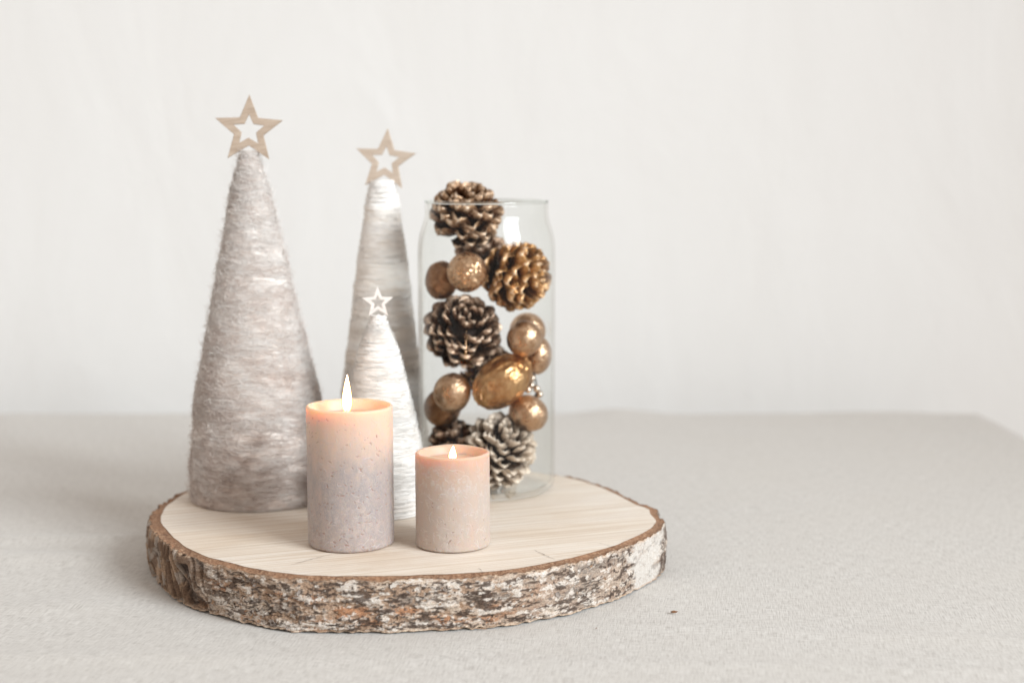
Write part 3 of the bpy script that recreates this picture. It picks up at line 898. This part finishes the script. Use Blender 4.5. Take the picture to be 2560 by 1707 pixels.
# ------------------------------------------------------------------ pinecones
def scale_mesh(mat, q):
    nu, nv = 7, 6           # across, along
    g = np.random.default_rng(100 + q)
    uu, vv = np.meshgrid(np.linspace(-1, 1, nu), np.linspace(0, 1, nv))
    w = np.interp(vv, [0, 0.35, 0.65, 0.85, 0.95, 1.0], [0.10, 0.17, 0.27, 0.34, 0.31, 0.20])
    x = uu * w
    y = vv - 0.10 * (uu ** 2) * sstep(0.6, 1.0, vv)
    z = 0.10 * vv + 0.30 * sstep(0.5, 1.0, vv) ** 1.3 + 0.16 * (uu ** 2) * vv + 0.03 * g.standard_normal(uu.shape) * vv
    th = np.interp(vv, [0, 0.6, 0.9, 1.0], [0.05, 0.08, 0.24, 0.17]) * (1 - 0.55 * uu ** 4)
    A = np.stack([x, y, z + th * 0.4], -1).reshape(-1, 3); B = np.stack([x * 0.94, y * 0.985, z - th * 0.6], -1).reshape(-1, 3)
    f1 = grid_faces(nv, nu, False); f2 = f1[:, ::-1] + nu * nv
    loop = list(range(nu)) + [nu * r + nu - 1 for r in range(1, nv)] + [nu * (nv - 1) + c for c in range(nu - 2, -1, -1)] + [nu * r for r in range(nv - 2, 0, -1)]
    side = np.array([[b, a, a + nu * nv, b + nu * nv] for a, b in zip(loop, loop[1:] + loop[:1])])
    return mesh_np("scale", np.concatenate([A, B]), np.concatenate([f1, f2, side]), mat, True)

core_mat = m_plain("pinecone_core", (0.022, 0.010, 0.006), 0.8)
def pinecone(loc, rad, axis, mat, label, count=58, seed=0, squash=0.92, roll=0.0, width=1.0, open_=1.0):
    root = thing("pinecone", loc, label, "pinecone", "painted pinecones in the glass jar")
    ax = Vector(axis).normalized()
    M = ax.to_track_quat('Z', 'Y').to_matrix() @ Matrix.Rotation(roll, 3, 'Z')
    g = np.random.default_rng(seed)
    a = np.arange(20) / 20 * 2 * np.pi; t = np.linspace(0.02, np.pi - 0.02, 12)
    V = np.stack([np.sin(t)[:, None] * np.cos(a), np.sin(t)[:, None] * np.sin(a), np.repeat(np.cos(t)[:, None] * 1.25, 20, 1)], -1) * rad * 0.40
    V = V.reshape(-1, 3) @ np.array(M).T
    obj("core", mesh_np("core", V, grid_faces(12, 20, True), core_mat), root)
    ms = [scale_mesh(mat, seed * 4 + q) for q in range(3)]
    for i in range(count):
        t = (i + 0.5) / count
        ct = 1.0 - 1.86 * t                 # cos(theta): top -> bottom
        th = math.acos(max(-1, min(1, ct)))
        ph = i * 2.399963 + g.normal(0, 0.06)
        d = Vector((math.sin(th) * math.cos(ph), math.sin(th) * math.sin(ph), math.cos(th) * squash))
        tip = d * rad * g.uniform(0.93, 1.03)
        c = Vector((0, 0, (d.z - 0.30) * rad * 0.42))
        Y = tip - c
        ln = Y.length
        Y.normalize()
        Zd = Vector((0, 0, 1)) - Y * Y.z
        if Zd.length < 0.05: Zd = Vector((-math.cos(ph), -math.sin(ph), 0))
        Zd.normalize()
        X = Y.cross(Zd)
        m = Matrix((X, Y, Zd)).transposed()
        m = M @ m @ Matrix.Rotation(g.normal(0.0, 0.12), 3, 'X') @ Matrix.Rotation(g.normal(0, 0.15), 3, 'Y')
        o = obj("scale", ms[int(g.integers(0, 3))], root)
        wd = rad * (0.42 + 0.62 * math.sin(th)) * g.uniform(0.85, 1.12) * width
        o.matrix_local = Matrix.LocRotScale(M @ c, m.to_quaternion(), Vector((wd, ln * 0.98, wd * 0.75 * open_)))
    return root

bronze = m_scale("bronze_scale", (0.012, 0.005, 0.003), (0.125, 0.046, 0.016), (0.62, 0.37, 0.19), 0.9, 0.76, 0.5)
copper = m_scale("gold_scale", (0.018, 0.006, 0.002), (0.25, 0.090, 0.022), (0.72, 0.38, 0.13), 0.7, 0.70, 0.5, 0.88)
dusk = m_scale("dusky_scale", (0.012, 0.006, 0.004), (0.105, 0.041, 0.018), (0.54, 0.32, 0.19), 0.9, 0.78, 0.5)
frosty = m_scale("frosted_scale", (0.02, 0.010, 0.006), (0.11, 0.052, 0.026), (0.66, 0.53, 0.42), 1.0, 0.66, 0.15, 0.66)

pinecone((-0.0427, 1.330, 0.2990), 0.0362, (0.12, -0.42, 0.9), bronze, "bronze pinecone poking out above the rim of the jar", 78, 1, 0.86, 0, 0.86)
pinecone((0.0005, 1.326, 0.2465), 0.0355, (0.86, -0.42, -0.18), copper, "golden brown pinecone on its side against the right wall of the jar", 74, 2, 0.98, 0, 0.88)
pinecone((-0.0470, 1.327, 0.1898), 0.0388, (0.25, -0.70, 0.65), dusk, "dark pinecone halfway up the jar above the gold balls", 88, 3, 0.92, 0, 0.80)
pinecone((-0.0130, 1.316, 0.0795), 0.0370, (0.25, -0.55, 0.75), frosty, "frosted silvery pinecone at the bottom right inside the jar", 125, 4, 1.05, 0.0, 0.62)
pinecone((-0.0545, 1.340, 0.0790), 0.0280, (-0.3, -0.2, 0.9), dusk, "dark pinecone at the jar bottom, half hidden by the short candle", 54, 5, 1.0, 0, 0.9)
pinecone((-0.0300, 1.362, 0.2680), 0.0245, (-0.2, 0.3, 0.9), dusk, "small dark pinecone wedged behind the glittery ball under the top pinecone", 44, 7, 1.0, 0, 0.95)
pinecone((-0.0240, 1.362, 0.1480), 0.0290, (0.3, 0.2, 0.9), dusk, "shadowed pinecone deep in the jar behind the walnut", 54, 6, 1.0, 0, 0.9)

# ------------------------------------------------------------------ gold balls, walnut and beads
def lumpy(rad, sx, sy, sz, seed, amp, nu=64, nv=40, freq=3.0, tip=0.0):
    a = np.arange(nu) / nu * 2 * np.pi; t = np.linspace(0.003, np.pi - 0.003, nv)
    D = np.stack([np.sin(t)[:, None] * np.cos(a), np.sin(t)[:, None] * np.sin(a), np.repeat(np.cos(t)[:, None], nu, 1)], -1)
    n = fbm(D[..., 0] * freq + seed, D[..., 1] * freq, D[..., 2] * freq, 4)
    r = rad * (1 + amp * n)
    r = r * (1 + tip * np.clip(D[..., 2], 0, 1) ** 6)
    return (D * r[..., None] * np.array([sx, sy, sz])).reshape(-1, 3), grid_faces(nv, nu, True)

gold_glitter = m_gold("gold_glitter", (0.47, 0.262, 0.135), (0.66, 0.45, 0.29), (0.20, 0.36), 150, 0.6, 0.0012, 0.75)
gold_leaf = m_gold("gold_leaf", (0.46, 0.262, 0.145), (0.66, 0.465, 0.315), (0.20, 0.38), 130, 0.9, 0.002, 0.22)
gold_dull = m_gold("gold_dull", (0.20, 0.095, 0.045), (0.38, 0.21, 0.11), (0.32, 0.5), 110, 0.9, 0.002, 0.3)
gold_walnut_m = m_gold("gold_walnut_paint", (0.36, 0.16, 0.055), (0.64, 0.40, 0.20), (0.24, 0.40), 60, 0.6, 0.002, 0.1)

def ball(loc, rad, mat, label, shape=(1, 1, 1), rot=(0, 0, 0), seed=0, amp=0.03, tip=0.0):
    V, F = lumpy(rad, *shape, seed, amp, tip=tip)
    o = obj("gold_ball", mesh_np("gold_ball", V, F, mat), None, loc)
    o.rotation_euler = [R(v) for v in rot]
    tag(o, label, "ball", "gold balls in the glass jar")
    return o
ball((-0.0411, 1.2910, 0.2516), 0.0180, gold_glitter, "glittery gold ball just below the top pinecone", (1, 1, 1.02), (0, 0, 0), 1, 0.02)
ball((-0.0658, 1.3220, 0.2415), 0.0166, gold_dull, "dull brown gold ball behind the glittery one near the left glass", (0.94, 1, 1.08), (0, 5, 0), 2, 0.05)
ball((0.0148, 1.352, 0.1905), 0.0176, gold_leaf, "pale gold ball at the back of the right hand trio in the jar", (1, 1, 1), (0, 20, 0), 3, 0.02)
ball((0.0115, 1.3045, 0.1890), 0.0163, gold_leaf, "gold ball at the front of the right hand trio in the jar", (1, 1, 1.05), (0, 25, 0), 4, 0.02)
ball((0.0240, 1.3300, 0.1690), 0.0155, gold_leaf, "small egg shaped gold ball, lowest of the right hand trio", (0.88, 1, 1.14), (0, 12, 0), 5, 0.02, 0.04)
ball((-0.0555, 1.3020, 0.1388), 0.0178, gold_leaf, "gold ball left of the walnut, nearest the glass", (0.98, 1, 1.05), (0, 8, 0), 6, 0.025)
ball((-0.0662, 1.3350, 0.1190), 0.0186, gold_dull, "darker gold ball tucked low behind the one left of the walnut", (0.95, 1, 1.0), (0, 0, 0), 7, 0.03)
ball((0.0152, 1.3120, 0.1180), 0.0180, gold_leaf, "oval gold ball below the walnut on the right", (1.06, 1, 0.94), (0, 30, 0), 8, 0.03)

def walnut():
    nu, nv = 128, 90
    a = np.arange(nu) / nu * 2 * np.pi; t = np.linspace(0.003, np.pi - 0.003, nv)
    D = np.stack([np.sin(t)[:, None] * np.cos(a), np.sin(t)[:, None] * np.sin(a), np.repeat(np.cos(t)[:, None], nu, 1)], -1)
    ridg = 1 - np.abs(fbm(D[..., 0] * 4.5 + 2, D[..., 1] * 4.5, D[..., 2] * 1.7, 3)) * 2.2
    seam = np.exp(-(D[..., 1] / 0.07) ** 2)
    r = 0.0222 * (1 + 0.04 * ridg + 0.05 * seam - 0.05 * np.exp(-((np.abs(D[..., 1]) - 0.13) / 0.05) ** 2))
    r = r * (1 + 0.06 * np.clip(D[..., 2], 0, 1) ** 8)
    V = D * r[..., None] * np.array([0.98, 0.98, 1.30])
    o = obj("gold_walnut", mesh_np("gold_walnut", V.reshape(-1, 3), grid_faces(nv, nu, True), gold_walnut_m), None, (-0.0093, 1.3030, 0.1490))
    o.rotation_euler = (R(6), R(52), R(20))
    tag(o, "wrinkled gold painted walnut in the middle of the jar", "walnut")
walnut()

def bead_sprig():
    root = thing("bead_sprig", (0.022, 1.325, 0.128), "sprig of tiny silvery beads between walnut and oval ball", "sprig")
    mb = m_gold("bead_silver", (0.62, 0.50, 0.40), (0.80, 0.70, 0.60), (0.18, 0.3), 200, 0.2, 0.0006)
    V, F = lumpy(0.0034, 1, 1, 1, 3, 0.05, 20, 14)
    me = mesh_np("bead", V, F, mb)
    pts = [(-0.003, -0.006, 0.022), (-0.004, -0.004, 0.015), (0.001, -0.010, 0.0125), (-0.007, -0.012, 0.012), (0.004, -0.004, 0.0065), (0.000, 0.0, 0.030), (0.0, -0.001, 0.002)]
    for p in pts:
        obj("bead", me, root, p)
    K = 12
    t = np.linspace(0, 1, K)
    P = np.stack([-0.001 + 0.002 * np.sin(t * 4), -0.002 - 0.004 * np.sin(t * 3), 0.032 * t], -1)[None]
    V, F = tubes(P, np.broadcast_to(np.array([0, 1.0, 0]), (1, K, 3)), np.full((1, K), 0.0007), 6, False)
    obj("stem", mesh_np("stem", V, F, core_mat), root)
bead_sprig()

# ------------------------------------------------------------------ crumbs of bark on the cloth
def crumb(loc, sc, rot, label, seed):
    V, F = lumpy(1.0, 1.0, 0.35, 0.30, seed, 0.5, 14, 9, 1.8)
    o = obj("bark_crumb", mesh_np("bark_crumb", V * sc, F, bpy.data.materials["crumb_brown"], False), None, loc)
    o.rotation_euler = (0, 0, R(rot))
    tag(o, label, "crumb", "bark crumbs on the cloth")
m_plain("crumb_brown", (0.20, 0.10, 0.05), 0.9)
crumb((0.1272, 1.0815, 0.0008), 0.0030, 12, "brown bark crumb on the cloth right of the birch slice", 1)
crumb((0.0640, 1.0430, 0.0004), 0.0011, 60, "tiny bark crumb on the cloth close in front of the slice", 2)
